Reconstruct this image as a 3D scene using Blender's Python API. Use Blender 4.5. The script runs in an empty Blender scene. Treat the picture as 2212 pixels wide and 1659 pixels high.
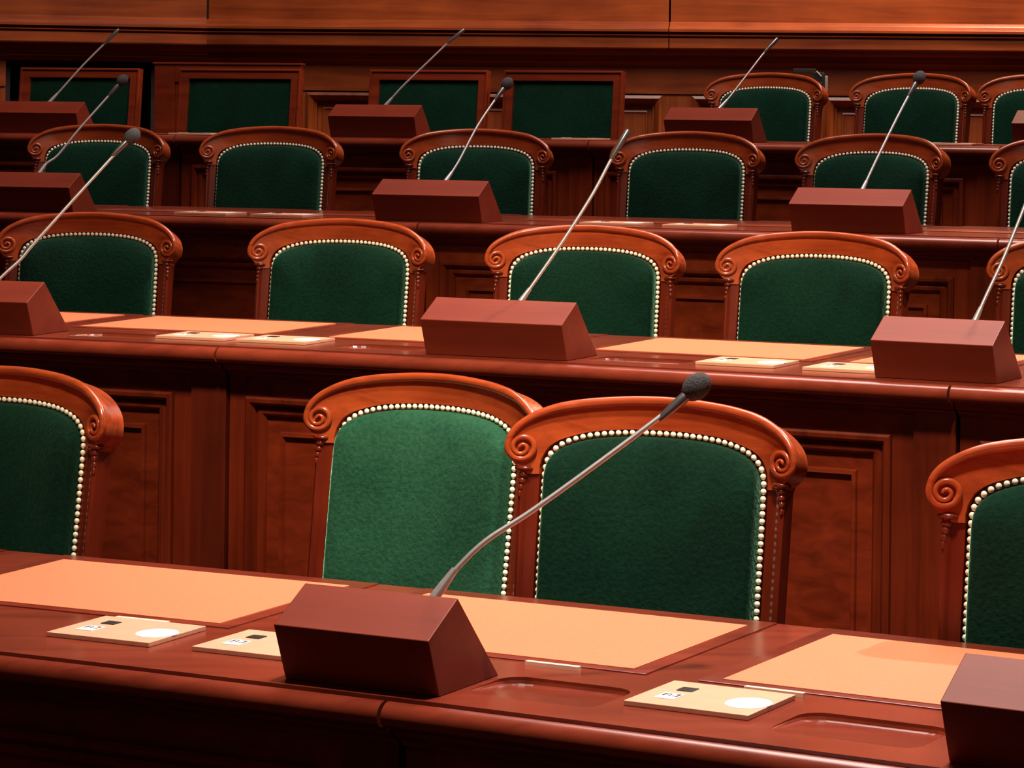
import bpy, bmesh, math, random
from mathutils import Vector, Matrix
random.seed(7)
scene = bpy.context.scene
COL = scene.collection
sin, cos, pi, rad = math.sin, math.cos, math.pi, math.radians

# ------------------------------------------------------------------ camera
W_PX, H_PX, F_PX = 2212.0, 1659.0, 6000.0
HORIZON, ROLL, CAM_H = 272.0, 0.0118, 1.42
cam_d = bpy.data.cameras.new('camera')
cam_d.sensor_width = 36.0
cam_d.lens = 36.0 * F_PX / W_PX
cam_d.clip_end = 100
off = H_PX / 2 - HORIZON
cam_d.shift_x = -off * sin(ROLL) / W_PX
cam_d.shift_y = -off * cos(ROLL) / W_PX
cam = bpy.data.objects.new('camera', cam_d)
COL.objects.link(cam)
cam.matrix_world = Matrix.Translation((0, 0, CAM_H)) @ Matrix.Rotation(rad(90), 4, 'X') @ Matrix.Rotation(ROLL, 4, 'Z')
scene.camera = cam

# ------------------------------------------------------------------ world, lights, exposure
scene.view_settings.view_transform = 'Standard'
scene.view_settings.look = 'None'
scene.view_settings.exposure = 0.0
scene.view_settings.gamma = 1.0
scene.view_settings.use_curve_mapping = False
wd = bpy.data.worlds.new('hall'); scene.world = wd
wd.use_nodes = True
wd.node_tree.nodes['Background'].inputs[0].default_value = (1.0, 0.55, 0.35, 1)
wd.node_tree.nodes['Background'].inputs[1].default_value = 0.014

def area(name, loc, target, size, power, color, size_y=None):
    l = bpy.data.lights.new(name, 'AREA')
    l.energy = power; l.color = color; l.size = size
    if size_y:
        l.shape = 'RECTANGLE'; l.size_y = size_y
    o = bpy.data.objects.new(name, l); COL.objects.link(o)
    o.location = loc
    o.rotation_euler = (Vector(target) - Vector(loc)).to_track_quat('-Z', 'Y').to_euler()
    return o
def spot(name, loc, target, power, color, angle, blend=1.0, radius=0.15):
    l = bpy.data.lights.new(name, 'SPOT')
    l.energy = power; l.color = color; l.spot_size = rad(angle); l.spot_blend = blend; l.shadow_soft_size = radius
    o = bpy.data.objects.new(name, l); COL.objects.link(o)
    o.location = loc
    o.rotation_euler = (Vector(target) - Vector(loc)).to_track_quat('-Z', 'Y').to_euler()
    return o
area('ceiling_skylight', (0.3, 6.6, 6.4), (0.3, 6.6, 0), 2.6, 380, (1.0, 0.84, 0.76), 4.0)
spot('chandelier_spot', (-0.5, 1.0, 6.4), (0.0, 5.4, 1.0), 3200, (1.0, 0.84, 0.60), 26, 1.0, 0.35)
spot('front_fill', (0.15, 2.8, 5.2), (0.28, 3.75, 0.8), 1450, (1.0, 0.83, 0.68), 36, 1.0, 0.15)  # added fill to brighten the front row; no lamp is known there
spot('side_lamp', (2.6, 6.7, 4.6), (0.4, 4.9, 1.0), 1000, (1.0, 0.84, 0.78), 80, 1.0, 0.06)
area('gallery_lamp', (2.1, 10.35, 4.0), (1.9, 11.2, 1.8), 0.6, 110, (1.0, 0.74, 0.48))
area('well_fill', (-0.8, -1.2, 3.2), (0.0, 3.0, 0.4), 1.6, 8, (1.0, 0.70, 0.52))  # invented weak fill from the camera side, lifts the front panels

# ------------------------------------------------------------------ row geometry: concentric arcs
OC = Vector((-7.09, -10.08))
R = {1: 15.005, 2: 16.890, 3: 18.627, 4: 20.317}
ZD = {1: 0.757, 2: 0.978, 3: 1.1675, 4: 1.377}           # desk top heights
ZV = {1: 0.940, 2: 1.116, 3: 1.328, 4: 1.538}            # chair volute heights
FL = {i: ZV[i] - 0.92 for i in ZV}                       # tier floors
def P(i, phi, v, z):
    a = rad(phi); r = R[i] + v
    return Vector((OC.x + r * sin(a), OC.y + r * cos(a), z))
def deg(i, m):
    return m / (R[i] * pi / 180)
def ray(px, py):
    x = px - W_PX / 2; y = py - H_PX / 2
    xr = x * cos(ROLL) + y * sin(ROLL); yr = -x * sin(ROLL) + y * cos(ROLL)
    return xr / F_PX, (yr + off) / F_PX
def at(px, py, D):
    a, b = ray(px, py)
    return Vector((a * D, D, CAM_H - b * D))

# ------------------------------------------------------------------ materials
def new_mat(name):
    m = bpy.data.materials.new(name); m.use_nodes = True
    n = m.node_tree.nodes; return m, n, m.node_tree.links, n['Principled BSDF']
def wood(name, dark, light, rough=0.32, axis='x', coat=0.25, scale=1.0, bump=0.04, vary=0.12, spec=.4):
    m, n, l, b = new_mat(name)
    tc = n.new('ShaderNodeTexCoord'); mp = n.new('ShaderNodeMapping')
    s = {'x': (2.2, 34, 34), 'z': (34, 34, 2.2), 'y': (34, 2.2, 34)}[axis]
    mp.inputs['Scale'].default_value = [q * scale for q in s]
    no = n.new('ShaderNodeTexNoise'); no.inputs['Scale'].default_value = 1.0; no.inputs['Detail'].default_value = 6; no.inputs['Roughness'].default_value = .6
    no.inputs['Distortion'].default_value = 0.6
    n2 = n.new('ShaderNodeTexNoise'); n2.inputs['Scale'].default_value = 5.5 * scale; n2.inputs['Detail'].default_value = 3
    mx = n.new('ShaderNodeMix'); mx.data_type = 'FLOAT'; mx.inputs[0].default_value = .4
    cr = n.new('ShaderNodeValToRGB')
    cr.color_ramp.elements[0].position = .32; cr.color_ramp.elements[0].color = (*dark, 1)
    cr.color_ramp.elements[1].position = .68; cr.color_ramp.elements[1].color = (*light, 1)
    bp = n.new('ShaderNodeBump'); bp.inputs['Strength'].default_value = bump; bp.inputs['Distance'].default_value = .004
    l.new(tc.outputs['Object'], mp.inputs[0]); l.new(mp.outputs[0], no.inputs['Vector']); l.new(tc.outputs['Object'], n2.inputs['Vector'])
    l.new(no.outputs['Fac'], mx.inputs[2]); l.new(n2.outputs['Fac'], mx.inputs[3])
    oi = n.new('ShaderNodeObjectInfo'); mr = n.new('ShaderNodeMapRange'); hs = n.new('ShaderNodeHueSaturation')
    mr.inputs['To Min'].default_value = 1 - vary; mr.inputs['To Max'].default_value = 1 + vary
    l.new(oi.outputs['Random'], mr.inputs['Value']); l.new(mr.outputs[0], hs.inputs['Value'])
    l.new(mx.outputs[0], cr.inputs[0]); l.new(cr.outputs[0], hs.inputs['Color']); l.new(hs.outputs[0], b.inputs['Base Color'])
    l.new(no.outputs['Fac'], bp.inputs['Height']); l.new(bp.outputs[0], b.inputs['Normal'])
    b.inputs['Roughness'].default_value = rough
    b.inputs['Coat Weight'].default_value = coat; b.inputs['Coat Roughness'].default_value = .18
    b.inputs['Specular IOR Level'].default_value = spec
    return m
def plain(name, col, rough=.5, metal=0.0, noise=0.0, nscale=60, bump=0.0, spec=.5):
    m, n, l, b = new_mat(name)
    b.inputs['Roughness'].default_value = rough; b.inputs['Metallic'].default_value = metal
    b.inputs['Specular IOR Level'].default_value = spec
    tc = n.new('ShaderNodeTexCoord'); no = n.new('ShaderNodeTexNoise'); no.inputs['Scale'].default_value = nscale; no.inputs['Detail'].default_value = 4
    l.new(tc.outputs['Object'], no.inputs['Vector'])
    cr = n.new('ShaderNodeValToRGB')
    cr.color_ramp.elements[0].position = .3; cr.color_ramp.elements[0].color = (*[c * (1 - noise) for c in col], 1)
    cr.color_ramp.elements[1].position = .7; cr.color_ramp.elements[1].color = (*[min(1, c * (1 + noise * .6)) for c in col], 1)
    l.new(no.outputs['Fac'], cr.inputs[0]); l.new(cr.outputs[0], b.inputs['Base Color'])
    if bump:
        bp = n.new('ShaderNodeBump'); bp.inputs['Strength'].default_value = bump; bp.inputs['Distance'].default_value = .002
        l.new(no.outputs['Fac'], bp.inputs['Height']); l.new(bp.outputs[0], b.inputs['Normal'])
    return m
def velvet(name, c0, c1):
    m, n, l, b = new_mat(name)
    tc = n.new('ShaderNodeTexCoord')
    n1 = n.new('ShaderNodeTexNoise'); n1.inputs['Scale'].default_value = 8; n1.inputs['Detail'].default_value = 4; n1.inputs['Distortion'].default_value = .4
    oi = n.new('ShaderNodeObjectInfo'); vm = n.new('ShaderNodeVectorMath'); vm.operation = 'ADD'
    l.new(tc.outputs['Object'], vm.inputs[0]); l.new(oi.outputs['Location'], vm.inputs[1])
    n2 = n.new('ShaderNodeTexNoise'); n2.inputs['Scale'].default_value = 150; n2.inputs['Detail'].default_value = 3
    mx = n.new('ShaderNodeMix'); mx.data_type = 'FLOAT'; mx.inputs[0].default_value = .5
    cr = n.new('ShaderNodeValToRGB')
    cr.color_ramp.elements[0].position = .3; cr.color_ramp.elements[0].color = (*c0, 1)
    cr.color_ramp.elements[1].position = .72; cr.color_ramp.elements[1].color = (*c1, 1)
    bp = n.new('ShaderNodeBump'); bp.inputs['Strength'].default_value = .6; bp.inputs['Distance'].default_value = .003
    l.new(vm.outputs[0], n1.inputs['Vector']); l.new(tc.outputs['Object'], n2.inputs['Vector'])
    l.new(n1.outputs['Fac'], mx.inputs[2]); l.new(n2.outputs['Fac'], mx.inputs[3]); l.new(mx.outputs[0], cr.inputs[0])
    l.new(cr.outputs[0], b.inputs['Base Color']); l.new(n2.outputs['Fac'], bp.inputs['Height']); l.new(bp.outputs[0], b.inputs['Normal'])
    b.inputs['Roughness'].default_value = .9; b.inputs['Specular IOR Level'].default_value = .1
    b.inputs['Sheen Weight'].default_value = 1.0; b.inputs['Sheen Roughness'].default_value = .30
    b.inputs['Sheen Tint'].default_value = (.30, .78, .50, 1)
    return m
M = {}
M['desk_x'] = wood('desk_wood', (.060, .0064, .0019), (.175, .0215, .0064), .28, 'x', .35)
M['lit_x'] = wood('desk_wood_lit', (.10, .0115, .0028), (.30, .0420, .0100), .30, 'x', .3)  # desk wood with extra light put into the colour, both grain directions
M['lit_z'] = wood('desk_wood_lit_upright', (.10, .0110, .0026), (.28, .0370, .0088), .34, 'z', .2)
M['desk_dark'] = wood('dark_pilaster_wood', (.045, .004, .0012), (.10, .0105, .003), .4, 'z', .1)
M['desk_z'] = wood('desk_wood_upright', (.060, .0060, .0016), (.165, .0185, .0050), .34, 'z', .2)
M['top_x'] = wood('desk_top_wood', (.130, .0172, .0080), (.235, .0370, .0168), .24, 'x', .4)
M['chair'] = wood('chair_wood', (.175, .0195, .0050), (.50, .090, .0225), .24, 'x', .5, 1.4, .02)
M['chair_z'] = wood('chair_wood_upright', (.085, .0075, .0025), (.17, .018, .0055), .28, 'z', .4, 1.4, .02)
M['box'] = wood('box_wood', (.135, .0150, .0056), (.200, .0275, .0108), .46, 'x', .0, .8, .015, .12, .26)
M['wall_x'] = wood('wall_wood', (.15, .021, .0040), (.40, .082, .016), .38, 'x', .15, .7)
M['wall_z'] = wood('wall_wood_upright', (.16, .024, .0045), (.42, .092, .018), .38, 'z', .15, .7)
M['frame'] = wood('square_chair_wood', (.12, .014, .0045), (.25, .033, .010), .28, 'x', .3, 1.0, .02)
M['leather'] = plain('tan_leather', (.71, .182, .080), .50, 0, .10, 220, .12, .4)
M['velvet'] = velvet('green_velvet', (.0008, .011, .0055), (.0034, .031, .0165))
M['velvet_pale'] = velvet('pale_green_velvet', (.0055, .042, .021), (.024, .102, .057))
M['nail'] = plain('brass_nail_heads', (1.0, .92, .74), .28, 0.0, .05, 40)
M['card'] = plain('pale_plywood', (.66, .335, .215), .45, 0, .08, 35, .02)
M['card_edge'] = plain('plywood_edge', (.55, .26, .11), .6, 0, .3, 120)
M['white'] = plain('white_plastic', (.92, .92, .93), .45, 0, .01, 20)
M['cream'] = plain('ivory_strip', (.90, .66, .48), .4, 0, .04, 60)
M['black'] = plain('black_plastic', (.012, .011, .011), .4, 0, .1, 30)
M['steel'] = plain('brushed_grey_metal', (.50, .46, .47), .34, .55, .08, 200)
M['capsule'] = plain('dark_capsule_metal', (.16, .145, .15), .3, .7, .1, 200)
M['foam'] = plain('grey_foam', (.065, .060, .063), .95, 0, .45, 420, .8, .1)
M['carpet'] = plain('dark_red_carpet', (.05, .006, .005), .95, 0, .4, 300, .3, .1)
M['dark'] = plain('dark_void_wood', (.010, .003, .002), .7, 0, .3, 20)

# ------------------------------------------------------------------ mesh helpers
def link(name, verts, faces, mat, parent=None, smooth=False, loc=None, auto=None):
    me = bpy.data.meshes.new(name)
    me.from_pydata([tuple(v) for v in verts], [], faces)
    bm = bmesh.new(); bm.from_mesh(me)
    bmesh.ops.recalc_face_normals(bm, faces=bm.faces)
    bm.to_mesh(me); bm.free()
    me.materials.append(M[mat] if isinstance(mat, str) else mat)
    if smooth or auto:
        for p in me.polygons: p.use_smooth = True
    if auto:
        me.set_sharp_from_angle(angle=rad(auto))
    o = bpy.data.objects.new(name, me); COL.objects.link(o)
    if parent: o.parent = parent
    if loc is not None: o.location = loc
    return o
def empty(name, loc, rz=0.0):
    o = bpy.data.objects.new(name, None); COL.objects.link(o)
    o.empty_display_size = .1; o.location = loc; o.rotation_euler = (0, 0, rz)
    return o
def tag(o, label, cat=None, group=None, kind=None):
    if label: o['label'] = label
    if cat: o['category'] = cat
    if group: o['group'] = group
    if kind: o['kind'] = kind
    return o
def copy_tree(o, parent=None):
    c = o.copy(); COL.objects.link(c)
    if parent: c.parent = parent
    for ch in list(o.children): copy_tree(ch, c)
    return c

class MB:
    def __init__(s): s.v = []; s.f = []
    def add(s, vs, fs):
        n = len(s.v); s.v += [Vector(v) for v in vs]; s.f += [tuple(i + n for i in f) for f in fs]
    def box(s, x0, x1, y0, y1, z0, z1, bev=0.0):
        if bev <= 0:
            vs = [(x, y, z) for z in (z0, z1) for y in (y0, y1) for x in (x0, x1)]
            s.add(vs, [(0, 2, 3, 1), (4, 5, 7, 6), (0, 1, 5, 4), (2, 6, 7, 3), (0, 4, 6, 2), (1, 3, 7, 5)])
        else:
            bm = bmesh.new(); bmesh.ops.create_cube(bm, size=1)
            for v in bm.verts:
                v.co = Vector(((x0 + x1) / 2 + v.co.x * (x1 - x0), (y0 + y1) / 2 + v.co.y * (y1 - y0), (z0 + z1) / 2 + v.co.z * (z1 - z0)))
            bmesh.ops.bevel(bm, geom=bm.edges[:], offset=bev, segments=2, affect='EDGES', profile=.5)
            s.bm(bm)
    def bm(s, bm):
        bm.verts.index_update()
        s.add([v.co.copy() for v in bm.verts], [tuple(v.index for v in f.verts) for f in bm.faces]); bm.free()
    def tube(s, pts, radii, n=10, cap=True):
        pts = [Vector(p) for p in pts]
        if not isinstance(radii, (list, tuple)): radii = [radii] * len(pts)
        base = len(s.v); T = []
        for i in range(len(pts)):
            a = pts[max(0, i - 1)]; b = pts[min(len(pts) - 1, i + 1)]; T.append((b - a).normalized())
        ref = Vector((0, 0, 1)) if abs(T[0].z) < .9 else Vector((0, 1, 0))
        nrm = T[0].cross(ref).normalized()
        for i, p in enumerate(pts):
            nrm = (nrm - T[i] * nrm.dot(T[i])).normalized(); bi = T[i].cross(nrm)
            for k in range(n):
                a = 2 * pi * k / n
                s.v.append(p + (nrm * cos(a) + bi * sin(a)) * radii[i])
        for i in range(len(pts) - 1):
            for k in range(n):
                a = base + i * n + k; b = base + i * n + (k + 1) % n
                s.f.append((a, b, b + n, a + n))
        if cap:
            s.f.append(tuple(base + k for k in range(n))[::-1]); e = base + (len(pts) - 1) * n
            s.f.append(tuple(e + k for k in range(n)))
    def ellipsoid(s, c, rx, ry, rz, nu=12, nv=8, mat3=None):
        bm = bmesh.new(); bmesh.ops.create_uvsphere(bm, u_segments=nu, v_segments=nv, radius=1)
        for v in bm.verts:
            q = Vector((v.co.x * rx, v.co.y * ry, v.co.z * rz))
            if mat3: q = mat3 @ q
            v.co = q + Vector(c)
        s.bm(bm)
    def build(s, name, mat, parent=None, smooth=False, auto=None, off=None):
        vs = s.v if off is None else [v - off for v in s.v]
        return link(name, vs, s.f, mat, parent, smooth, None, auto)

def arc_sweep(mb, i, prof, p0, p1, seg=None):
    if seg is None: seg = max(1, int((p1 - p0) / .45))
    n = len(prof); base = len(mb.v)
    for k in range(seg + 1):
        ph = p0 + (p1 - p0) * k / seg
        for (v, z) in prof: mb.v.append(P(i, ph, v, z))
    for k in range(seg):
        for j in range(n):
            a = base + k * n + j; b = base + k * n + (j + 1) % n
            mb.f.append((a, b, b + n, a + n))
    mb.f.append(tuple(base + j for j in range(n))); e = base + seg * n
    mb.f.append(tuple(e + j for j in range(n))[::-1])
def pbox(mb, i, p0, p1, v0, v1, z0, z1):
    arc_sweep(mb, i, [(v0, z0), (v1, z0), (v1, z1), (v0, z1)], p0, p1)
def rings(mb, i, p0, p1, z0, z1, prof, fill=True, seg=None):
    """nested rectangles on an arc: prof = [(inset m, v), ...]"""
    if seg is None: seg = max(2, int((p1 - p0) / .45))
    base = len(mb.v); per = 2 * (seg + 1)
    for (d, v) in prof:
        dd = deg(i, d)
        for k in range(seg + 1): mb.v.append(P(i, p0 + dd + (p1 - p0 - 2 * dd) * k / seg, v, z0 + d))
        for k in range(seg, -1, -1): mb.v.append(P(i, p0 + dd + (p1 - p0 - 2 * dd) * k / seg, v, z1 - d))
    for j in range(len(prof) - 1):
        for k in range(per):
            a = base + j * per + k; b = base + j * per + (k + 1) % per
            mb.f.append((a, b, b + per, a + per))
    if fill:
        q = base + (len(prof) - 1) * per
        for k in range(seg): mb.f.append((q + k, q + k + 1, q + per - 2 - k, q + per - 1 - k))

# ------------------------------------------------------------------ floor tiers (structure)
mb = MB()
seg = 30
def PR(r, phi, z):
    a = rad(phi); return Vector((OC.x + r * sin(a), OC.y + r * cos(a), z))
pts = [(R[1] - 3.6, FL[1] - .25), (R[1] - 3.6, FL[1]), (R[2] + .05, FL[1]), (R[2] + .05, FL[2]), (R[3] + .05, FL[2]), (R[3] + .05, FL[3]), (R[4] + .05, FL[3]), (R[4] + .05, FL[4]), (R[4] + 4.5, FL[4]), (R[4] + 4.5, FL[1] - .25)]
for k in range(seg + 1):
    ph = 6 + 32 * k / seg
    for (r_, z_) in pts: mb.v.append(PR(r_, ph, z_))
n_ = len(pts)
for k in range(seg):
    for j in range(n_):
        a = k * n_ + j; b = k * n_ + (j + 1) % n_
        mb.f.append((a, b, b + n_, a + n_))
mb.f.append(tuple(range(n_))); mb.f.append(tuple(seg * n_ + j for j in range(n_))[::-1])
fo = mb.build('floor', 'carpet')
tag(fo, 'dark red carpeted stepped floor under the rows of desks', kind='structure')

# ------------------------------------------------------------------ back wall (structure)
def wall_frame(name, origin, yaw, x0, x1, joints, panels, lap0=0.0, lap1=0.0, opening=None):
    """a length of wall; local x along the wall, y away from camera, z up"""
    w = empty(name, origin, -rad(yaw))
    def bar(nm, mat, xa, xb, prof, auto=None, parent=w):
        m = MB()
        m.v += [Vector((xa, y, z)) for (y, z) in prof] + [Vector((xb, y, z)) for (y, z) in prof]
        n = len(prof)
        m.f += [(j, (j + 1) % n, n + (j + 1) % n, n + j) for j in range(n)] + [tuple(range(n)), tuple(range(n, 2 * n))[::-1]]
        return m.build(nm, mat, parent, auto=auto)
    zz = lambda y: CAM_H - ray(1100, y)[1] * 11.41
    xs = [x0 + lap0] + joints + [x1 - lap1]
    for a, b in zip(xs[:-1], xs[1:]):
        bar('upper_board', 'wall_x', a + .004, b - .004, [(.0, zz(57)), (.03, zz(57)), (.03, 3.4), (.0, 3.4)])
        bar('ledge_moulding', 'wall_x', a + .002, b - .002, [(.03, zz(45)), (-.003, zz(45)), (-.010, zz(47)), (-.018, zz(53)), (-.045, zz(58)), (-.055, zz(62)), (-.055, zz(67)), (-.030, zz(68.5)), (-.026, zz(72.5)), (-.042, zz(73)), (-.046, zz(75)), (-.042, zz(77)), (-.030, zz(79)), (.03, zz(80))], 30)
        bar('fascia_board', 'wall_x', a + .002, b - .002, [(.03, zz(80)), (-.036, zz(80)), (-.036, zz(101)), (-.032, zz(104)), (.03, zz(104))])
        bar('cove_moulding', 'wall_x', x0 if a == xs[0] else a, x1 if b == xs[-1] else b, [(.12, zz(104)), (-.01, zz(104)), (.0, zz(112)), (.02, zz(118)), (.022, zz(124)), (.035, zz(126)), (.037, zz(131)), (.055, zz(138)), (.065, zz(142)), (.12, zz(142))], 30)
    segs = [(x0, x1)] if not opening else [(x0, opening[0]), (opening[1], x1)]
    for a, b in segs:
        bar('frieze_board', 'wall_x', a, b, [(.072, zz(142)), (.12, zz(142)), (.12, zz(199)), (.072, zz(199))])
        bar('backing_board', 'wall_x', a, b, [(.115, FL[4]), (.15, FL[4]), (.15, zz(199)), (.115, zz(199))])
    bar('wall_core', 'dark', x0, x1, [(.62, FL[4]), (.70, FL[4]), (.70, 3.4), (.62, 3.4)])
    bar('soffit', 'dark', x0, x1, [(.10, zz(150)), (.10, zz(104)), (.62, zz(104)), (.62, zz(108)), (.15, zz(108)), (.15, zz(150))])
    if opening:
        for xa in opening: bar('opening_jamb', 'dark', xa - .02, xa + .02, [(.11, FL[4]), (.62, FL[4]), (.62, zz(142)), (.11, zz(142))])
    prev = None
    for (pa, pb) in panels:
        za, zb = FL[4] + .10, zz(203)
        def fr(nm, prof, mat, fill):
            m = MB(); 
            for (d, y) in prof:
                m.v += [Vector((pa + d, y, za + d)), Vector((pb - d, y, za + d)), Vector((pb - d, y, zb - d)), Vector((pa + d, y, zb - d))]
            for j in range(len(prof) - 1):
                for k in range(4):
                    a = j * 4 + k; b = j * 4 + (k + 1) % 4; m.f.append((a, b, b + 4, a + 4))
            if fill: q = (len(prof) - 1) * 4; m.f.append((q, q + 1, q + 2, q + 3))
            return m.build(nm, mat, w)
        fr('panel_moulding', [(0, .112), (0, .062), (.012, .056), (.026, .072), (.036, .094), (.040, .094), (.040, .112)], 'wall_z', False)
        fr('panel', [(.042, .113), (.060, .113), (.062, .106), (.068, .104), (.072, .110), (.080, .110)], 'wall_z', True)
    cuts = [x0] + [q for p_ in panels for q in p_] + [x1]
    for k in range(0, len(cuts), 2):
        a, b = cuts[k], cuts[k + 1]
        if b - a > .01 and not (opening and a < opening[0] and b > opening[1]):
            bar('wall_stile', 'wall_z', a, b, [(.080, FL[4]), (.115, FL[4]), (.115, zz(199)), (.080, zz(199))])
        elif opening:
            bar('wall_stile', 'wall_z', a, opening[0], [(.080, FL[4]), (.115, FL[4]), (.115, zz(199)), (.080, zz(199))])
    bar('skirting', 'wall_x', x0 if not opening else opening[1], x1, [(.06, FL[4]), (.115, FL[4]), (.115, FL[4] + .10), (.07, FL[4] + .10)])
    tag(w, None, kind='structure')
    return w
WY = 7.0
corner = at(448, 60, 11.55); corner.z = 0
ca, sa = cos(rad(WY)), sin(rad(WY))
def wx(px, py=200):     # wall x coordinate that is seen at this pixel column
    a, b = ray(px, py)
    # corner + t*(ca,-sa) = D*(a,1)
    D = (corner.x + corner.y * ca / sa) / (a + ca / sa)
    return (corner.y - D) / sa
wr = wall_frame('wall_back', (corner.x, corner.y, 0), WY, -.04, 6.5, [wx(1447, 30)], [(wx(655), wx(1428)), (wx(1493), wx(1752)), (wx(1786), wx(2440)), (wx(2500), 6.3)], lap0=.042)
wr['label'] = 'tall mahogany panelled wall with a moulded ledge behind the last row'
LY = -13.0
wl = wall_frame('wall_left', (corner.x - 5.0 * cos(rad(LY)), corner.y + 5.0 * sin(rad(LY)), 0), LY, 0, 5.04, [], [(.2, 3.6)], lap1=.04, opening=(4.18, 4.80))
wl['label'] = 'angled length of the panelled wall at the far left with a dark opening'

# ------------------------------------------------------------------ bench desks
def bench(i, p0, p1, joints, flaps, trays, strips, label):
    zt = ZD[i]; o = P(i, (p0 + p1) / 2, .3, FL[i])
    root = empty('bench_desk', o)
    WXm, WZm = ('desk_x', 'desk_z') if i < 3 else ('lit_x', 'lit_z')     # upper rows: light missing there is put into a lighter, more orange colour
    tag(root, label, 'desk', 'curved rows of bench desks')
    def part(mb, nm, mat, parent=root, auto=None): return mb.build(nm, mat, parent, auto=auto, off=o)
    # desktop with recessed pen trays
    bm = bmesh.new(); loops = []
    n = int((p1 - p0) / .3)
    outer = [(p0 + (p1 - p0) * k / n, 0.0) for k in range(n + 1)] + [(p1 - (p1 - p0) * k / n, .68) for k in range(n + 1)]
    loops.append(outer)
    tl = []
    for (a, b) in trays:
        va, vb, rr = .060, .186, .030
        lp = []
        for (cxp, cyp, a0) in ((b, vb, 0), (a, vb, 90), (a, va, 180), (b, va, 270)):
            sx = -1 if cxp == b else 1; sy = -1 if cyp == vb else 1
            for q in range(6):
                an = rad(a0 + 18 * q)
                lp.append((cxp + sx * deg(i, rr) + deg(i, rr) * cos(an), cyp + sy * rr + rr * sin(an)))
        tl.append(lp)
    for lp in [outer] + tl:
        vs = [bm.verts.new((p_ * 10, v_ * 10, 0)) for p_, v_ in lp]
        for k in range(len(vs)): bm.edges.new((vs[k], vs[(k + 1) % len(vs)]))
    bmesh.ops.triangle_fill(bm, use_beauty=True, edges=bm.edges[:])
    m = MB(); bm.verts.index_update()
    m.add([P(i, v.co.x / 10, v.co.y / 10, zt) for v in bm.verts], [tuple(v.index for v in f.verts) for f in bm.faces]); bm.free()
    k0 = len(m.v)
    m.v += [P(i, p_, v_, zt) for p_, v_ in outer] + [P(i, p_, v_, zt - .028) for p_, v_ in outer]
    q = len(outer)
    m.f += [(k0 + k, k0 + (k + 1) % q, k0 + q + (k + 1) % q, k0 + q + k) for k in range(q)]
    m.f += [(k0 + q + k, k0 + q + k + 1, k0 + 2 * q - 2 - k, k0 + 2 * q - 1 - k) for k in range(n)]
    part(m, 'desktop', 'top_x')
    for lp in tl:
        m = MB(); q = len(lp); cxm = sum(p_ for p_, _ in lp) / q; cym = sum(v_ for _, v_ in lp) / q
        for (sc, dz) in ((1.0, 0.0), (.995, -.004), (.97, -.0075), (.93, -.009)):
            m.v += [P(i, cxm + (p_ - cxm) * sc, cym + (v_ - cym) * sc, zt + dz * max(.02, (v_ - .06) / .126)) for p_, v_ in lp]
        for j in range(3):
            m.f += [(j * q + k, j * q + (k + 1) % q, j * q + q + (k + 1) % q, j * q + q + k) for k in range(q)]
        m.f.append(tuple(3 * q + k for k in range(q)))
        part(m, 'pen_tray', 'top_x')
    # nosing + moulding segments between joints
    js = [p0] + joints + [p1]
    for a, b in zip(js[:-1], js[1:]):
        g = deg(i, .0025)
        m = MB()
        prof = [(-.0090, zt - .006), (-.0125, zt - .0020), (-.020, zt - .0035), (-.0275, zt - .009), (-.031, zt - .017), (-.029, zt - .025), (-.022, zt - .031), (-.010, zt - .033), (.02, zt - .033), (.02, zt - .0285), (-.0090, zt - .0285)]
        arc_sweep(m, i, prof, a + g, b - g); part(m, 'nosing', 'top_x', auto=40)
        m = MB()
        prof = [(.03, zt - .033), (-.006, zt - .033), (-.006, zt - .037), (.0, zt - .038), (.002, zt - .043), (.008, zt - .048), (.016, zt - .051), (.016, zt - .054), (.021, zt - .055), (.023, zt - .060), (.03, zt - .062), (.05, zt - .062)]
        arc_sweep(m, i, prof, a + g, b - g); part(m, 'cornice_moulding', 'desk_x', auto=30)
        # front frame: stile, moulding, panel, stile, pilaster
        zb = FL[i] + .01; zr = zt - .058
        s1 = a + g; s2 = s1 + deg(i, .040)
        e3 = b - g; e2 = e3 - deg(i, .078); e1 = e2 - deg(i, .042)
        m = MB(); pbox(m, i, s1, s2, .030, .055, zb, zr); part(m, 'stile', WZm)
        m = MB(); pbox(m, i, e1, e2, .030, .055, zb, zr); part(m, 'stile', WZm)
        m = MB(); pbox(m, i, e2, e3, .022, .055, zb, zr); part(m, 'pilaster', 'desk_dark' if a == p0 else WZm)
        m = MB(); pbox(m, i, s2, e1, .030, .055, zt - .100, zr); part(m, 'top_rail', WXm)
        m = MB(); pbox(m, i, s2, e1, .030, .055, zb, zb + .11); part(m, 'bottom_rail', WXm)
        pz0, pz1 = zb + .11, zt - .100
        m = MB(); rings(m, i, s2, e1, pz0, pz1, [(0, .052), (0, .018), (.004, .015), (.011, .0155), (.015, .021), (.018, .026), (.019, .032), (.026, .028), (.033, .029), (.038, .034), (.040, .040), (.040, .052)], False)
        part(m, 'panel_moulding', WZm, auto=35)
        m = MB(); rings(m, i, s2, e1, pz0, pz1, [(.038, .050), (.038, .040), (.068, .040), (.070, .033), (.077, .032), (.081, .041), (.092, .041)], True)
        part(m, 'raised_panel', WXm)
    # carcass behind the panels, ends, back apron
    for ph in js:
        m = MB(); g = deg(i, .012)
        aa = min(max(ph, p0 + g), p1 - g)
        pbox(m, i, aa - g, aa + g, .056, .40, FL[i], zt - .03); part(m, 'partition', 'desk_z')
    m = MB(); pbox(m, i, p0, p1, .655, .678, zt - .075, zt - .029); part(m, 'apron', 'desk_x')
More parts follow.
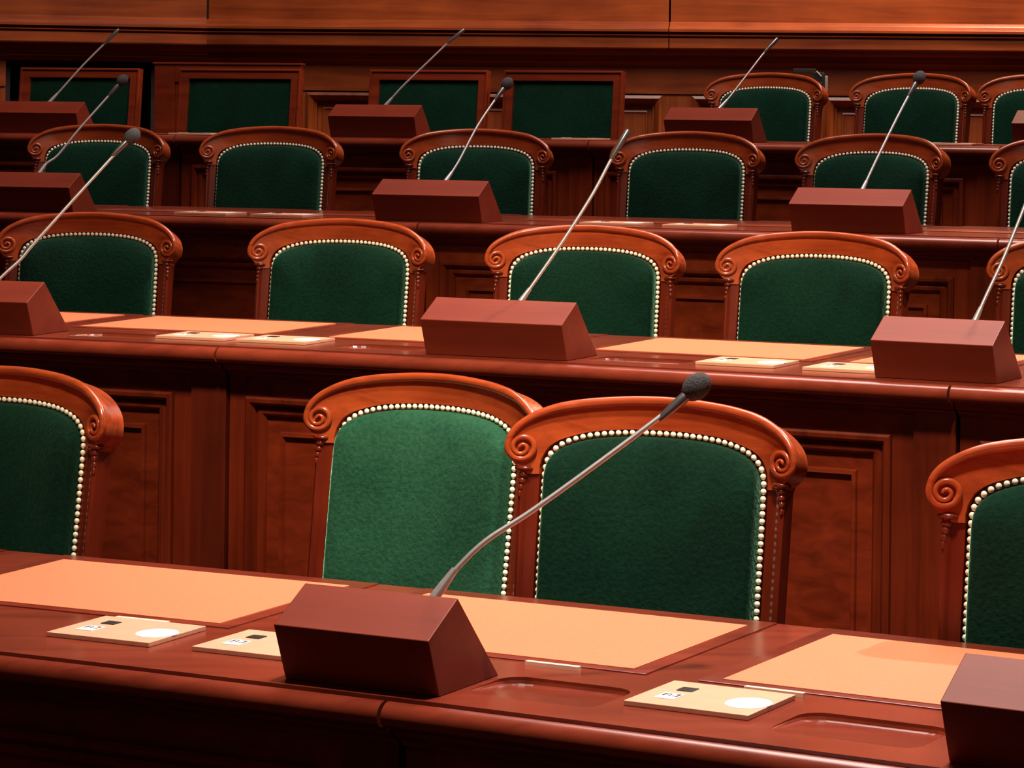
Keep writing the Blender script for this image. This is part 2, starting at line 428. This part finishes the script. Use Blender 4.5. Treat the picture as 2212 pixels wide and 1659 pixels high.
    # writing flaps with leather
    for (a, b) in flaps:
        bd = deg(i, .024)
        m = MB()
        arc_sweep(m, i, [(.270, zt), (.676, zt), (.676, zt + .0015), (.675, zt + .002), (.271, zt + .002), (.270, zt + .0015)], a - bd, b + bd)
        f = part(m, 'writing_flap', 'top_x', auto=40)
        if i > 2: continue
        m = MB(); pbox(m, i, a, b, .287, .634, zt + .001, zt + .0030)
        l_ = part(m, 'leather_inlay', 'leather', f); l_['label'] = 'tan leather inlay'
    for (a, b) in strips:
        m = MB(); pbox(m, i, a, b, .250, .258, zt - .001, zt + .005); s_ = part(m, 'name_strip', 'cream'); s_['label'] = 'ivory strip'
    return root
bench(1, 22.0, 33.2, [27.615], [(21.95 + .35, 23.66), (24.23, 26.02), (26.49, 28.27), (28.715, 30.50), (30.95, 32.7)],
      [(27.83, 28.48), (29.29, 29.97), (24.3, 25.0)], [(27.78, 28.055), (28.88, 29.164), (25.495, 25.80)],
      'curved mahogany bench desk of the front row, nearest the camera')
bench(2, 17.8, 32.6, [22.69, 27.75], [(19.28, 20.75), (21.03, 22.48), (23.0, 24.45), (24.98, 26.43), (26.74, 27.62), (28.0, 29.45), (29.9, 31.3)],
      [(21.33, 21.92), (23.38, 23.95), (25.22, 25.85)], [],
      'curved mahogany bench desk of the second row')
bench(3, 14.4, 30.8, [16.8, 21.574, 26.294], [(16.55, 17.85), (18.3, 19.6), (20.25, 21.55), (22.15, 23.45), (23.8, 25.1), (25.5, 26.8)], [], [], 'curved mahogany bench desk of the third row')
bench(4, 12.6, 29.4, [17.043, 21.156, 24.90], [(14.1, 15.2), (15.8, 16.9), (17.85, 18.95), (19.25, 20.35), (21.25, 22.35), (22.7, 23.8), (24.1, 25.2)], [], [], 'curved mahogany bench desk of the fourth and last row')

# ------------------------------------------------------------------ chairs
REC = rad(7.2)
OUT = [(0, .0750), (.04, .0740), (.08, .0712), (.117, .0672), (.15, .0612), (.175, .0535), (.197, .0425), (.212, .0305), (.221, .018), (.2245, .003), (.222, -.011), (.214, -.022), (.206, -.029), (.203, -.038)]
INN = [(0, .0335), (.036, .0330), (.076, .0305), (.108, .0265), (.132, .0205), (.152, .0135), (.166, .004), (.173, -.006), (.1765, -.014), (.178, -.021), (.179, -.026), (.179, -.030), (.179, -.034), (.179, -.038)]
NAIL = [(0, .0285), (.036, .0280), (.076, .0255), (.108, .0212), (.130, .0155), (.147, .0085), (.160, -.0015), (.1675, -.0125), (.171, -.026), (.172, -.045), (.172, -.12), (.171, -.25), (.170, -.39)]
def smooth_poly(pts, n):
    out = []
    for i in range(len(pts) - 1):
        p0 = pts[max(0, i - 1)]; p1 = pts[i]; p2 = pts[i + 1]; p3 = pts[min(len(pts) - 1, i + 2)]
        for k in range(n):
            t = k / n
            out.append(tuple(.5 * ((2 * p1[j]) + (-p0[j] + p2[j]) * t + (2 * p0[j] - 5 * p1[j] + 4 * p2[j] - p3[j]) * t * t + (-p0[j] + 3 * p1[j] - 3 * p2[j] + p3[j]) * t ** 3) for j in (0, 1)))
    out.append(pts[-1]); return out
def BK(u, v, w, zv=.92):
    """back-rest coordinates: u right, v up from the volutes, w towards the front"""
    return Vector((u, v * sin(REC) - w * cos(REC) - 1.0 * (u * u - .042), zv + v * cos(REC) + w * sin(REC)))
def resample(pts, step):
    out = [Vector(pts[0])]; acc = 0.0
    for a, b in zip(pts[:-1], pts[1:]):
        a = Vector(a); b = Vector(b); L = (b - a).length; d = step - acc
        while d <= L: out.append(a.lerp(b, d / L)); d += step
        acc = L - (d - step)
    return out
def mirror(h):
    return [(-u, v) for u, v in h[::-1]] + h[1:]
def seat_parts(root, wd=.20):
    m = MB(); m.box(-wd, wd, -.40, .01, .405, .475, .022); m.build('seat', 'velvet', root, auto=60)
    m = MB(); m.box(-wd - .005, wd + .005, -.405, .012, .345, .403, .006); m.build('seat_rail', 'chair', root, auto=30)
    for s in (-1, 1):
        m = MB(); m.tube([(s * (wd - .02), -.38, .345), (s * (wd - .02), -.38, .27), (s * (wd - .018), -.382, .10), (s * (wd - .016), -.384, 0)], [.024, .022, .017, .014], 12)
        m.build('leg', 'chair_z', root, auto=40)
def make_chair(nails_single):
    root = empty('upholstered_chair', (0, 0, 0))
    o_, i_ = mirror(smooth_poly(OUT, 4)), mirror(smooth_poly(INN, 4)); n = len(o_)
    m = MB()
    m.v += [BK(u, v, .008) for u, v in o_] + [BK(u, v, .006) for u, v in i_] + [BK(u * 1.015, v - .002, -.044) for u, v in o_] + [BK(u, v, -.044) for u, v in i_]
    for k in range(n - 1):
        m.f += [(k, k + 1, n + k + 1, n + k), (2 * n + k, 2 * n + k + 1, 3 * n + k + 1, 3 * n + k), (k, k + 1, 2 * n + k + 1, 2 * n + k), (n + k, n + k + 1, 3 * n + k + 1, 3 * n + k)]
    for k in (0, n - 1): m.f.append((k, n + k, 3 * n + k, 2 * n + k))
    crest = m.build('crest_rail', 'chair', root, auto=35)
    # bead along the arch that curls into the two volutes
    arch = [q for q in smooth_poly([(0, .0755), (.04, .0745), (.08, .0717), (.117, .0677), (.15, .0617), (.175, .054), (.197, .043), (.212, .031), (.2205, .018), (.2235, .005)], 4)]
    pts, rs = [], []
    for k, (u, v) in enumerate(arch): pts.append((u, v, .0085)); rs.append(.0078 if u < .15 else .0078 - .0022 * (u - .15) / .0735)
    cu, cv, T = .2035, .0, 1.95
    for k in range(1, 61):
        t = k / 60; an = -2 * pi * T * t
        rr = .0190 * (1 - t) ** .85 + .0018
        pts.append((cu + rr * cos(an), cv + rr * sin(an) + .003 * (1 - t), .0085 + .004 * t)); rs.append(.0054 * (1 - t) + .0026 * t)
    m = MB()
    full = [(-u, v, w) for u, v, w in pts[::-1]] + pts[1:]; fr = rs[::-1] + rs[1:]
    m.tube([BK(*q) for q in full], fr, 8); m.build('crest_bead', 'chair', crest, smooth=True)
    for s in (-1, 1):
        m = MB()
        Rm = Matrix.Rotation(-REC, 3, 'X')
        m.ellipsoid(BK(s * .2020, -.0300, .002), .0150, .011, .0055, 12, 8, Rm)
        for (u, v, a, b, c) in ((.2020, -.0390, .0080, .0065, .0060), (.2030, -.0485, .0060, .0055, .0062), (.2040, -.0580, .0045, .0045, .0064), (.2048, -.0680, .0030, .0040, .0070)):
            m.ellipsoid(BK(s * u, v, .003), a, b, c, 10, 6, Rm)
        # back post: top part reclined, then down to the floor
        q = MB(); prof = [(-.038, .179, .2085), (-.10, .179, .2075), (-.25, .178, .2050), (-.40, .178, .2020), (-.47, .178, .2000)]
        secs = []
        for v, a, b in prof:
            mid = a + (b - a) * .55
            secs.append([BK(s * a, v, .003), BK(s * mid, v, .003), BK(s * (mid + .005), v, .0058), BK(s * (b - .005), v, .0058), BK(s * b, v, .001), BK(s * b, v, -.036), BK(s * a, v, -.036)])
        for z_, dy in ((.25, .004), (.0, .05)):
            secs.append([Vector((s * u_, dy - .045 + y_, z_)) for u_, y_ in ((.180, -.004), (.19, -.004), (.1905, -.006), (.199, -.006), (.201, -.002), (.201, .026), (.180, .026))])
        nn = 7
        for sc in secs: q.v += sc
        for k in range(len(secs) - 1):
            for j in range(nn): a = k * nn + j; b = k * nn + (j + 1) % nn; q.f.append((a, b, b + nn, a + nn))
        q.f.append(tuple(range(nn))); q.f.append(tuple((len(secs) - 1) * nn + j for j in range(nn)))
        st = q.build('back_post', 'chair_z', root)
        m.build('leaf_carving', 'chair_z', st, smooth=True)
    # velvet back cushion
    line = mirror(smooth_poly(NAIL, 4))
    cush = [(u * .972, v - .0045) for u, v in line]
    bot = cush[0][1]; nb = 14
    lp = cush + [(cush[-1][0] + (cush[0][0] - cush[-1][0]) * k / nb, bot) for k in range(1, nb)]
    lp = [tuple(q) for q in resample(lp + [lp[0]], .010)]; q = len(lp)
    cx_, cy_ = 0, -.17
    m = MB(); R_ = [(1.0, -.004), (.996, .005), (.988, .011), (.972, .0165), (.945, .0215), (.90, .0265), (.83, .0310), (.73, .0350), (.61, .0380), (.46, .0405), (.3, .042), (.15, .0428)]
    for (sc, w) in R_: m.v += [BK(cx_ + (u - cx_) * sc, cy_ + (v - cy_) * sc, w + (.62 * u * u * sc * sc * min(1, max(0, w / .012)))) for u, v in lp]
    for j in range(len(R_) - 1):
        m.f += [(j * q + k, j * q + (k + 1) % q, (j + 1) * q + (k + 1) % q, (j + 1) * q + k) for k in range(q)]
    m.v.append(BK(cx_, cy_, .043)); c = len(m.v) - 1; j = len(R_) - 1
    m.f += [(j * q + k, j * q + (k + 1) % q, c) for k in range(q)]
    cu_o = m.build('back_cushion', 'velvet', root, smooth=True)
    cu_o['label'] = 'green velvet back cushion'
    # board behind the cushion
    m = MB(); bb = [(u * 1.02, v + .004) for u, v in line]
    h = len(bb) // 2; nc = 10
    for w in (.0005, -.034):
        for k in range(h + 1):
            (ua, va), (ub, vb) = bb[k], bb[len(bb) - 1 - k]
            for j in range(nc + 1): m.v.append(BK(ua + (ub - ua) * j / nc, va, w))
    st_ = (h + 1) * (nc + 1)
    for base in (0, st_):
        for k in range(h):
            for j in range(nc): a = base + k * (nc + 1) + j; m.f.append((a, a + 1, a + nc + 2, a + nc + 1))
    for k in range(h):
        for j in (0, nc): a = k * (nc + 1) + j; m.f.append((a, a + nc + 1, a + nc + 1 + st_, a + st_))
    for j in range(nc): m.f.append((j, j + 1, j + 1 + st_, j + st_))
    m.build('back_board', 'chair_z', root)
    # brass nails
    npts = resample([tuple(p_) for p_ in line], .01065)
    bm = bmesh.new(); bmesh.ops.create_uvsphere(bm, u_segments=8, v_segments=6, radius=.0047)
    for v in bm.verts: v.co.y *= .75
    if nails_single:
        me = bpy.data.meshes.new('brass_nail'); bm.to_mesh(me); bm.free()
        for p_ in me.polygons: p_.use_smooth = True
        me.materials.append(M['nail'])
        for p_ in npts:
            o = bpy.data.objects.new('brass_nail', me); COL.objects.link(o); o.parent = cu_o; o.location = BK(p_[0], p_[1], .004)
    else:
        bm.verts.index_update(); V = [v.co.copy() for v in bm.verts]; F = [tuple(v.index for v in f.verts) for f in bm.faces]; bm.free()
        m = MB()
        for p_ in npts:
            c = BK(p_[0], p_[1], .004); m.add([c + v for v in V], F)
        t = m.build('brass_nails', 'nail', cu_o, smooth=True); t['kind'] = 'stuff'
    seat_parts(root, .175)
    return root
CH = [
 (1, -.826, 4.440, 28.0, 'rounded green velvet chair at the far left of the front row, cut by the frame', 1),
 (1, -.139, 4.400, 34.0, 'rounded chair with pale brightly lit green velvet, half behind its right neighbour, front row', 1),
 (1, .205, 4.056, 24.5, 'largest rounded green velvet chair, front row, crossed by the foam-tipped microphone', 1),
 (1, .757, 3.580, 29.0, 'dark green velvet chair at the right edge of the front row, cut by the frame', 1),
 (2, -1.028, 6.706, 11.0, 'rounded green velvet chair at the left end of the second row', 0),
 (2, -.406, 6.464, 20.8, 'rounded green velvet chair second from the left in the second row', 0),
 (2, .157, 6.223, 17.8, 'rounded green velvet chair directly behind the second row middle microphone', 0),
 (2, .649, 5.996, 29.8, 'rounded green velvet chair fourth from the left in the second row', 0),
 (2, 1.237, 5.935, 27.0, 'rounded green velvet chair cut by the right frame edge in the second row', 0),
 (3, -1.295, 8.623, 14.2, 'rounded green velvet chair at the left end of the third row', 0),
 (3, -.743, 8.435, 18.2, 'rounded green velvet chair second from the left in the third row', 0),
 (3, -.115, 8.211, 11.2, 'rounded green velvet chair behind the middle microphone of the third row', 0),
 (3, .492, 7.971, 22.5, 'rounded green velvet chair fourth from the left in the third row', 0),
 (3, .994, 7.754, 33.0, 'rounded green velvet chair behind the right microphone of the third row', 0),
 (3, 1.499, 7.452, 27.0, 'rounded green velvet chair cut by the right frame edge in the third row', 0),
 (4, .885, 9.858, 27.8, 'rounded green velvet chair leftmost of the three rounded ones in the last row', 0),
 (4, 1.376, 9.652, 31.0, 'rounded green velvet chair in the middle of three in the last row', 0),
 (4, 1.796, 9.453, 27.0, 'rounded green velvet chair at the right end of the last row', 0)]
protoA, protoB = make_chair(True), make_chair(False)
first = {1: True, 0: True}
for (i, x, y, yaw, lab, single) in CH:
    src = protoA if single else protoB
    c = src if first[single] else copy_tree(src)
    first[single] = False
    c.location = (x, y, FL[i]); c.rotation_euler = (0, 0, -rad(yaw))
    tag(c, lab, 'chair', 'rounded chairs with green velvet backs')
    if 'brightly lit' in lab:                       # this chair's velvet has a paler colour
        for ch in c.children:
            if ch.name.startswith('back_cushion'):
                ch.data = ch.data.copy(); ch.data.materials[0] = M['velvet_pale']

# square-backed chairs of the last row
def make_square():
    root = empty('square_chair', (0, 0, 0))
    hw, top, bot = .236, .086, -.44
    def fr(nm, prof, mat, fill, parent=root):
        m = MB()
        for (d, w) in prof:
            m.v += [BK2(-hw + d, bot + (d if d < .0 else 0), w), BK2(hw - d, bot, w), BK2(hw - d, top - d, w), BK2(-hw + d, top - d, w)]
        for j in range(len(prof) - 1):
            for k in range(4): a = j * 4 + k; b = j * 4 + (k + 1) % 4; m.f.append((a, b, b + 4, a + 4))
        if fill: q = (len(prof) - 1) * 4; m.f.append((q, q + 1, q + 2, q + 3))
        return m.build(nm, mat, parent)
    def BK2(u, v, w): return Vector((u * (1 + .0 * v), v * sin(REC) - w * cos(REC), .92 + v * cos(REC) + w * sin(REC)))
    f = fr('back_frame', [(.0, -.030), (.0, .004), (.003, .008), (.008, .008), (.010, .002), (.0125, .0), (.015, .003), (.037, .003), (.039, .0), (.039, -.030), (0, -.030)], 'frame', False)
    m = MB()
    nu, nv = 10, 10
    for k in range(nv + 1):
        for j in range(nu + 1):
            u = (-1 + 2 * j / nu); v = k / nv
            b = (1 - u ** 6) * (1 - abs(2 * v - 1) ** 6)
            m.v.append(BK2(u * (hw - .039), bot + (top - .039 - bot) * v, -.012 + .012 * b))
    for k in range(nv):
        for j in range(nu): a = k * (nu + 1) + j; m.f.append((a, a + 1, a + nu + 2, a + nu + 1))
    c = m.build('back_cushion', 'velvet', root, smooth=True); c['label'] = 'dark green velvet back'
    m = MB(); m.v += [BK2(u, v, w) for w in (-.031, -.020) for (u, v) in ((-hw + .03, bot), (hw - .03, bot), (hw - .03, top - .03), (-hw + .03, top - .03))]
    m.f += [(0, 1, 2, 3), (4, 5, 6, 7)] + [(k, (k + 1) % 4, 4 + (k + 1) % 4, 4 + k) for k in range(4)]
    m.build('back_board', 'frame', root)
    for s in (-1, 1):
        m = MB(); m.box(s * .215 - .018, s * .215 + .018, -.052, -.018, 0, .50); m.build('leg', 'chair_z', root)
    seat_parts(root, .19)
    return root
SQ = [((-1.924, 10.757), (-1.436, 10.629), 156, 170, 'square-backed green velvet chair at the far left of the last row, by the dark opening'),
      ((-1.289, 10.589), (-.805, 10.447), 160, 517, 'square-backed green velvet chair in front of the tall wooden frame'),
      ((-.550, 10.367), (-.099, 10.217), 164, 925, 'square-backed green velvet chair behind the last row middle microphone'),
      ((-.048, 10.200), (.391, 10.042), 172, 1216, 'square-backed green velvet chair, rightmost of the four square ones')]
sq = make_square()
for k, (a, b, ty, tx, lab) in enumerate(SQ):
    c = sq if k == 0 else copy_tree(sq)
    mx_, my_ = (a[0] + b[0]) / 2, (a[1] + b[1]) / 2
    ztop = CAM_H - ray(tx, ty)[1] * my_
    yaw = math.degrees(math.atan2(a[1] - b[1], b[0] - a[0]))
    c.location = (mx_, my_, FL[4]); c.rotation_euler = (0, 0, -rad(yaw))
    w_ = math.hypot(b[0] - a[0], b[1] - a[1])
    c.scale = (w_ / .480, 1, 1)
    tag(c, lab, 'chair', 'square chairs with green velvet backs')

# ------------------------------------------------------------------ voting plates
def make_plate(wd=.156, dp=.135):
    root = empty('voting_plate', (0, 0, 0))
    m = MB(); m.box(-wd / 2, wd / 2, -dp / 2, dp / 2, 0, .0058, .0006); m.build('plate', 'card', root)
    m = MB(); n = 32
    m.v += [Vector((.052 * wd / .156 + .0265 * cos(2 * pi * k / n), -.008 + .031 * sin(2 * pi * k / n), z)) for z in (.0056, .0064) for k in range(n)]
    m.f += [tuple(range(n, 2 * n))] + [(k, (k + 1) % n, n + (k + 1) % n, n + k) for k in range(n)]
    d = m.build('disc', 'white', root); d['label'] = 'white round disc'
    m = MB(); m.box(-.055, -.030, -.036, -.004, .0056, .0066); t = m.build('tag', 'white', root); t['label'] = 'small white tag'
    m = MB()
    for (x0, x1, y0, y1) in ((-.052, -.0495, -.022, -.008), (-.0495, -.044, -.0105, -.008), (-.0495, -.045, -.0165, -.0145), (-.044, -.042, -.022, -.012), (-.039, -.034, -.022, -.0195), (-.0345, -.032, -.022, -.008), (-.039, -.034, -.0105, -.008)):
        m.box(x0, x1, y0, y1, .0066, .0068)
    m.build('lettering', 'black', t)
    m = MB(); m.box(-.050, -.030, .014, .034, .0056, .0070, .0004); s = m.build('sensor_window', 'black', root); s['label'] = 'small black square'
    return root
PL = [(1, 25.745, .178, 'pale plywood plate with a white disc at the far left of the front desk'),
      (1, 26.56, .186, 'pale plywood plate partly hidden behind the front row microphone box'),
      (1, 28.862, .166, 'pale plywood plate with a white disc right of centre on the front desk'),
      (2, 22.262, .160, 'pale plywood plate left of the moulding joint on the second row desk'),
      (2, 22.885, .160, 'pale plywood plate just right of the moulding joint on the second row desk'),
      (2, 26.215, .160, 'pale plywood plate beside the right microphone on the second row desk'),
      (2, 26.93, .160, 'pale plywood plate half hidden by the right microphone box, second row'),
      (2, 28.55, .160, 'pale plywood plate at the right frame edge on the second row desk'),
      (3, 19.45, .16, 'thin pale plate seen edge-on below the leftmost gap of the third row desk'),
      (3, 20.15, .16, 'thin pale plate seen edge-on left of the third row middle microphone'),
      (3, 23.05, .16, 'thin pale plate seen edge-on right of the third row middle microphone'),
      (3, 23.75, .16, 'thin pale plate seen edge-on left of the third row right microphone'),
      (3, 26.75, .16, 'thin pale plate seen edge-on at the right end of the third row desk'),
      (4, 17.05, .16, 'thin pale plate on the last row desk before the tall wooden frame'),
      (4, 20.9, .16, 'thin pale plate on the last row desk before the rightmost square chair'),
      (4, 24.35, .16, 'thin pale plate at the right end of the last row desk')]
pl = make_plate()
for k, (i, ph, v, lab) in enumerate(PL):
    c = pl if k == 0 else copy_tree(pl)
    c.location = P(i, ph, v, ZD[i] + .0003); c.rotation_euler = (0, 0, -rad(ph))
    tag(c, lab, 'voting plate', 'voting plates on the desks')

# ------------------------------------------------------------------ gooseneck microphones
def microphone(i, p0, p1, stem, foam, label, headv=.28, cap=.05):
    """stem: image points from box to head, turned into 3D between the box ridge depth and the head depth"""
    ph = (p0 + p1) / 2; wd = (p1 - p0) * R[i] * pi / 180
    base = P(i, ph, 0, ZD[i]); root = empty('microphone', base, -rad(ph))
    tag(root, label, 'microphone', 'gooseneck microphones on wooden boxes')
    inv = Matrix.Rotation(rad(ph), 3, 'Z')
    loc = lambda w: inv @ (w - base)
    bm = bmesh.new()
    sec = [(.028, .0003), (.176, .0003), (.0705, .1085), (0, .069)]
    L = [bm.verts.new((-wd / 2, y, z)) for y, z in sec]; Rr = [bm.verts.new((wd / 2, y, z)) for y, z in sec]
    bm.faces.new(L); bm.faces.new(Rr[::-1])
    for k in range(4): bm.faces.new((L[k], Rr[k], Rr[(k + 1) % 4], L[(k + 1) % 4]))
    bmesh.ops.bevel(bm, geom=bm.edges[:], offset=.0012, segments=2, affect='EDGES', profile=.5)
    m = MB(); m.bm(bm); m.build('box', 'box', root)
    # depth of the stem foot (just behind the ridge) and of the head
    def depth(px, py, v):
        a, b = ray(px, py); lo, hi = 1.0, 20.0
        for _ in range(50):
            mid = (lo + hi) / 2
            if math.hypot(a * mid - OC.x, mid - OC.y) < R[i] + v: lo = mid
            else: hi = mid
        return lo
    d0 = depth(*stem[0], .085); d1 = depth(*stem[-1], headv)
    tot = [0]
    for a, b in zip(stem[:-1], stem[1:]): tot.append(tot[-1] + math.hypot(b[0] - a[0], b[1] - a[1]))
    pts = [loc(at(x, y, d0 + (d1 - d0) * t / tot[-1])) for (x, y), t in zip(stem, tot)]
    # smooth the curve
    cur = []
    for k in range(len(pts) - 1):
        q0 = pts[max(0, k - 1)]; q1 = pts[k]; q2 = pts[k + 1]; q3 = pts[min(len(pts) - 1, k + 2)]
        for j in range(6):
            t = j / 6
            cur.append(.5 * ((2 * q1) + (q2 - q0) * t + (2 * q0 - 5 * q1 + 4 * q2 - q3) * t * t + (3 * q1 - 3 * q2 + q3 - q0) * t ** 3))
    cur.append(pts[-1])
    foot = cur[0] - (cur[1] - cur[0]).normalized() * .02
    foot.z = max(foot.z, .06)
    cur = [foot] + cur
    m = MB(); m.tube(cur, .0033, 10); g = m.build('gooseneck', 'steel', root, smooth=True)
    d_ = (cur[3] - cur[0]).normalized()
    m = MB(); m.tube([cur[0], cur[0] + d_ * .02, cur[0] + d_ * .046], [.0065, .0060, .0042], 12); m.build('collar', 'steel', g, auto=40)
    e = cur[-1]; d_ = (cur[-1] - cur[-3]).normalized()
    m = MB(); m.tube([e - d_ * cap, e - d_ * cap * .82, e - d_ * cap * .3, e, e + d_ * .006], [.0034, .0052, .0068, .0068, .0055], 12); m.build('capsule', 'capsule', root, auto=50)
    if foam:
        q = d_.to_track_quat('Z', 'Y').to_matrix()
        m = MB(); bm = bmesh.new(); bmesh.ops.create_uvsphere(bm, u_segments=20, v_segments=14, radius=1)
        for v in bm.verts:
            z = v.co.z; s = 1.0 - .16 * max(0, -z) ** 2
            v.co = e + d_ * .012 + q @ Vector((v.co.x * .0158 * s, v.co.y * .0158 * s, z * .0205))
        m.bm(bm); m.build('windscreen', 'foam', root, smooth=True)
    return root
microphone(1, 26.993, 27.795, [(955, 1268), (985, 1230), (1050, 1168), (1150, 1103), (1300, 995), (1440, 890), (1488, 850)], True, 'large foam-tipped gooseneck microphone on a wooden box, front row centre', .30)
microphone(1, 30.163, 30.97, [(2330, 1430), (2350, 1390), (2400, 1300), (2500, 1180), (2560, 1110)], True, 'wooden microphone box at the lower right corner of the front desk', .30)
microphone(2, 20.17, 21.16, [(-20, 622), (10, 592), (45, 560), (70, 530), (160, 430), (255, 326), (277, 303)], True, 'foam-tipped gooseneck microphone at the left end of the second row desk', .30)
microphone(2, 24.155, 25.162, [(1128, 647), (1160, 602), (1220, 515), (1280, 420), (1320, 345), (1354, 287)], False, 'gooseneck microphone with a bare slim capsule, middle of the second row', .25, .062)
microphone(2, 27.22, 27.985, [(2107, 692), (2130, 640), (2165, 565), (2200, 480), (2235, 390), (2262, 330)], False, 'gooseneck microphone at the right end of the second row, head out of frame', .25, .06)
microphone(3, 17.42, 18.373, [(88, 370), (102, 352), (125, 335), (170, 280), (225, 218), (258, 181)], True, 'foam-tipped gooseneck microphone at the left end of the third row desk', .28)
microphone(3, 21.13, 22.064, [(965, 388), (990, 350), (1030, 275), (1065, 222), (1090, 188)], True, 'foam-tipped gooseneck microphone in the middle of the third row desk', .28)
microphone(3, 24.641, 25.54, [(1863, 410), (1890, 352), (1930, 270), (1960, 212), (1981, 176)], True, 'foam-tipped gooseneck microphone at the right of the third row desk', .28)
microphone(4, 15.05, 15.987, [(113, 214), (135, 190), (180, 140), (225, 95), (254, 66)], False, 'bare-tipped gooseneck microphone at the left end of the last row desk', .22, .07)
microphone(4, 18.568, 19.432, [(836, 224), (870, 186), (920, 138), (965, 95), (1000, 66)], False, 'bare-tipped gooseneck microphone in front of the last row square chairs', .22, .07)
microphone(4, 21.841, 22.656, [(1560, 228), (1580, 205), (1615, 160), (1650, 115), (1677, 86)], False, 'bare-tipped gooseneck microphone on the dark box at the right of the last row', .22, .06)
microphone(4, 24.976, 25.85, [(2290, 232), (2310, 205), (2350, 150), (2390, 100)], False, 'wooden microphone box cut by the right frame edge on the last row desk', .22, .06)

# ------------------------------------------------------------------ tall wooden frame and wall fitting behind the last row
D_ = 10.98
p_a, p_b = at(336, 200, 11.12), at(652, 200, 11.0)
zt_ = CAM_H - ray(490, 137)[1] * D_
yw = math.atan2(p_a.y - p_b.y, p_b.x - p_a.x); hw = math.hypot(p_b.x - p_a.x, p_b.y - p_a.y) / 2
fr_ = empty('wooden_screen', ((p_a.x + p_b.x) / 2, (p_a.y + p_b.y) / 2, FL[4]), -yw)
tag(fr_, 'tall plain wooden screen standing behind the second square-backed chair', 'screen')
th = zt_ - FL[4]
m = MB(); m.box(-hw, -hw + .085, -.02, .02, 0, th - .004, .003); m.build('stile', 'frame', fr_)
m = MB(); m.box(hw - .085, hw, -.02, .02, 0, th - .004, .003); m.build('stile', 'frame', fr_)
m = MB(); m.box(-hw + .085, hw - .085, -.02, .02, th - .075, th - .004, .003); m.build('top_rail', 'frame', fr_)
m = MB(); m.box(-hw - .006, hw + .006, -.026, .026, th - .004, th + .004, .002); m.build('cap', 'frame', fr_)
m = MB(); m.box(-hw + .085, -hw + .105, -.012, .012, 0, th - .075, .003); m.build('panel_bead', 'frame', fr_)
m = MB(); m.box(-hw + .105, hw - .085, .0, .014, 0, th - .075); m.build('panel', 'wall_z', fr_)
# bracket on the wall, beside the first rounded chair of the last row
bk = at(1765, 178, 11.05); br = empty('wall_bracket', (bk.x, bk.y, bk.z), -rad(WY))
tag(br, 'small black and grey bracket behind the leftmost rounded chair of the last row', 'bracket')
sc = 11.05 / F_PX
def bx(nm, mat, x0, x1, y0, y1, rot=0, dep=.012):
    m = MB(); m.box((x0 - 1765) * sc, (x1 - 1765) * sc, -dep, dep, -(y1 - 178) * sc, -(y0 - 178) * sc, .001); o = m.build(nm, mat, br); return o
bx('arm', 'black', 1713, 1762, 149, 158); bx('knuckle', 'black', 1757, 1780, 156, 176, dep=.016)
bx('post', 'steel', 1781.5, 1788, 164, 196); bx('wall_plate', 'black', 1776, 1782, 160, 215, dep=.10)
m = MB(); m.tube([((1763 - 1765) * sc, -.018, -(154 - 178) * sc), ((1775 - 1765) * sc, -.018, -(166 - 178) * sc)], .004, 8); m.build('lever', 'steel', br)
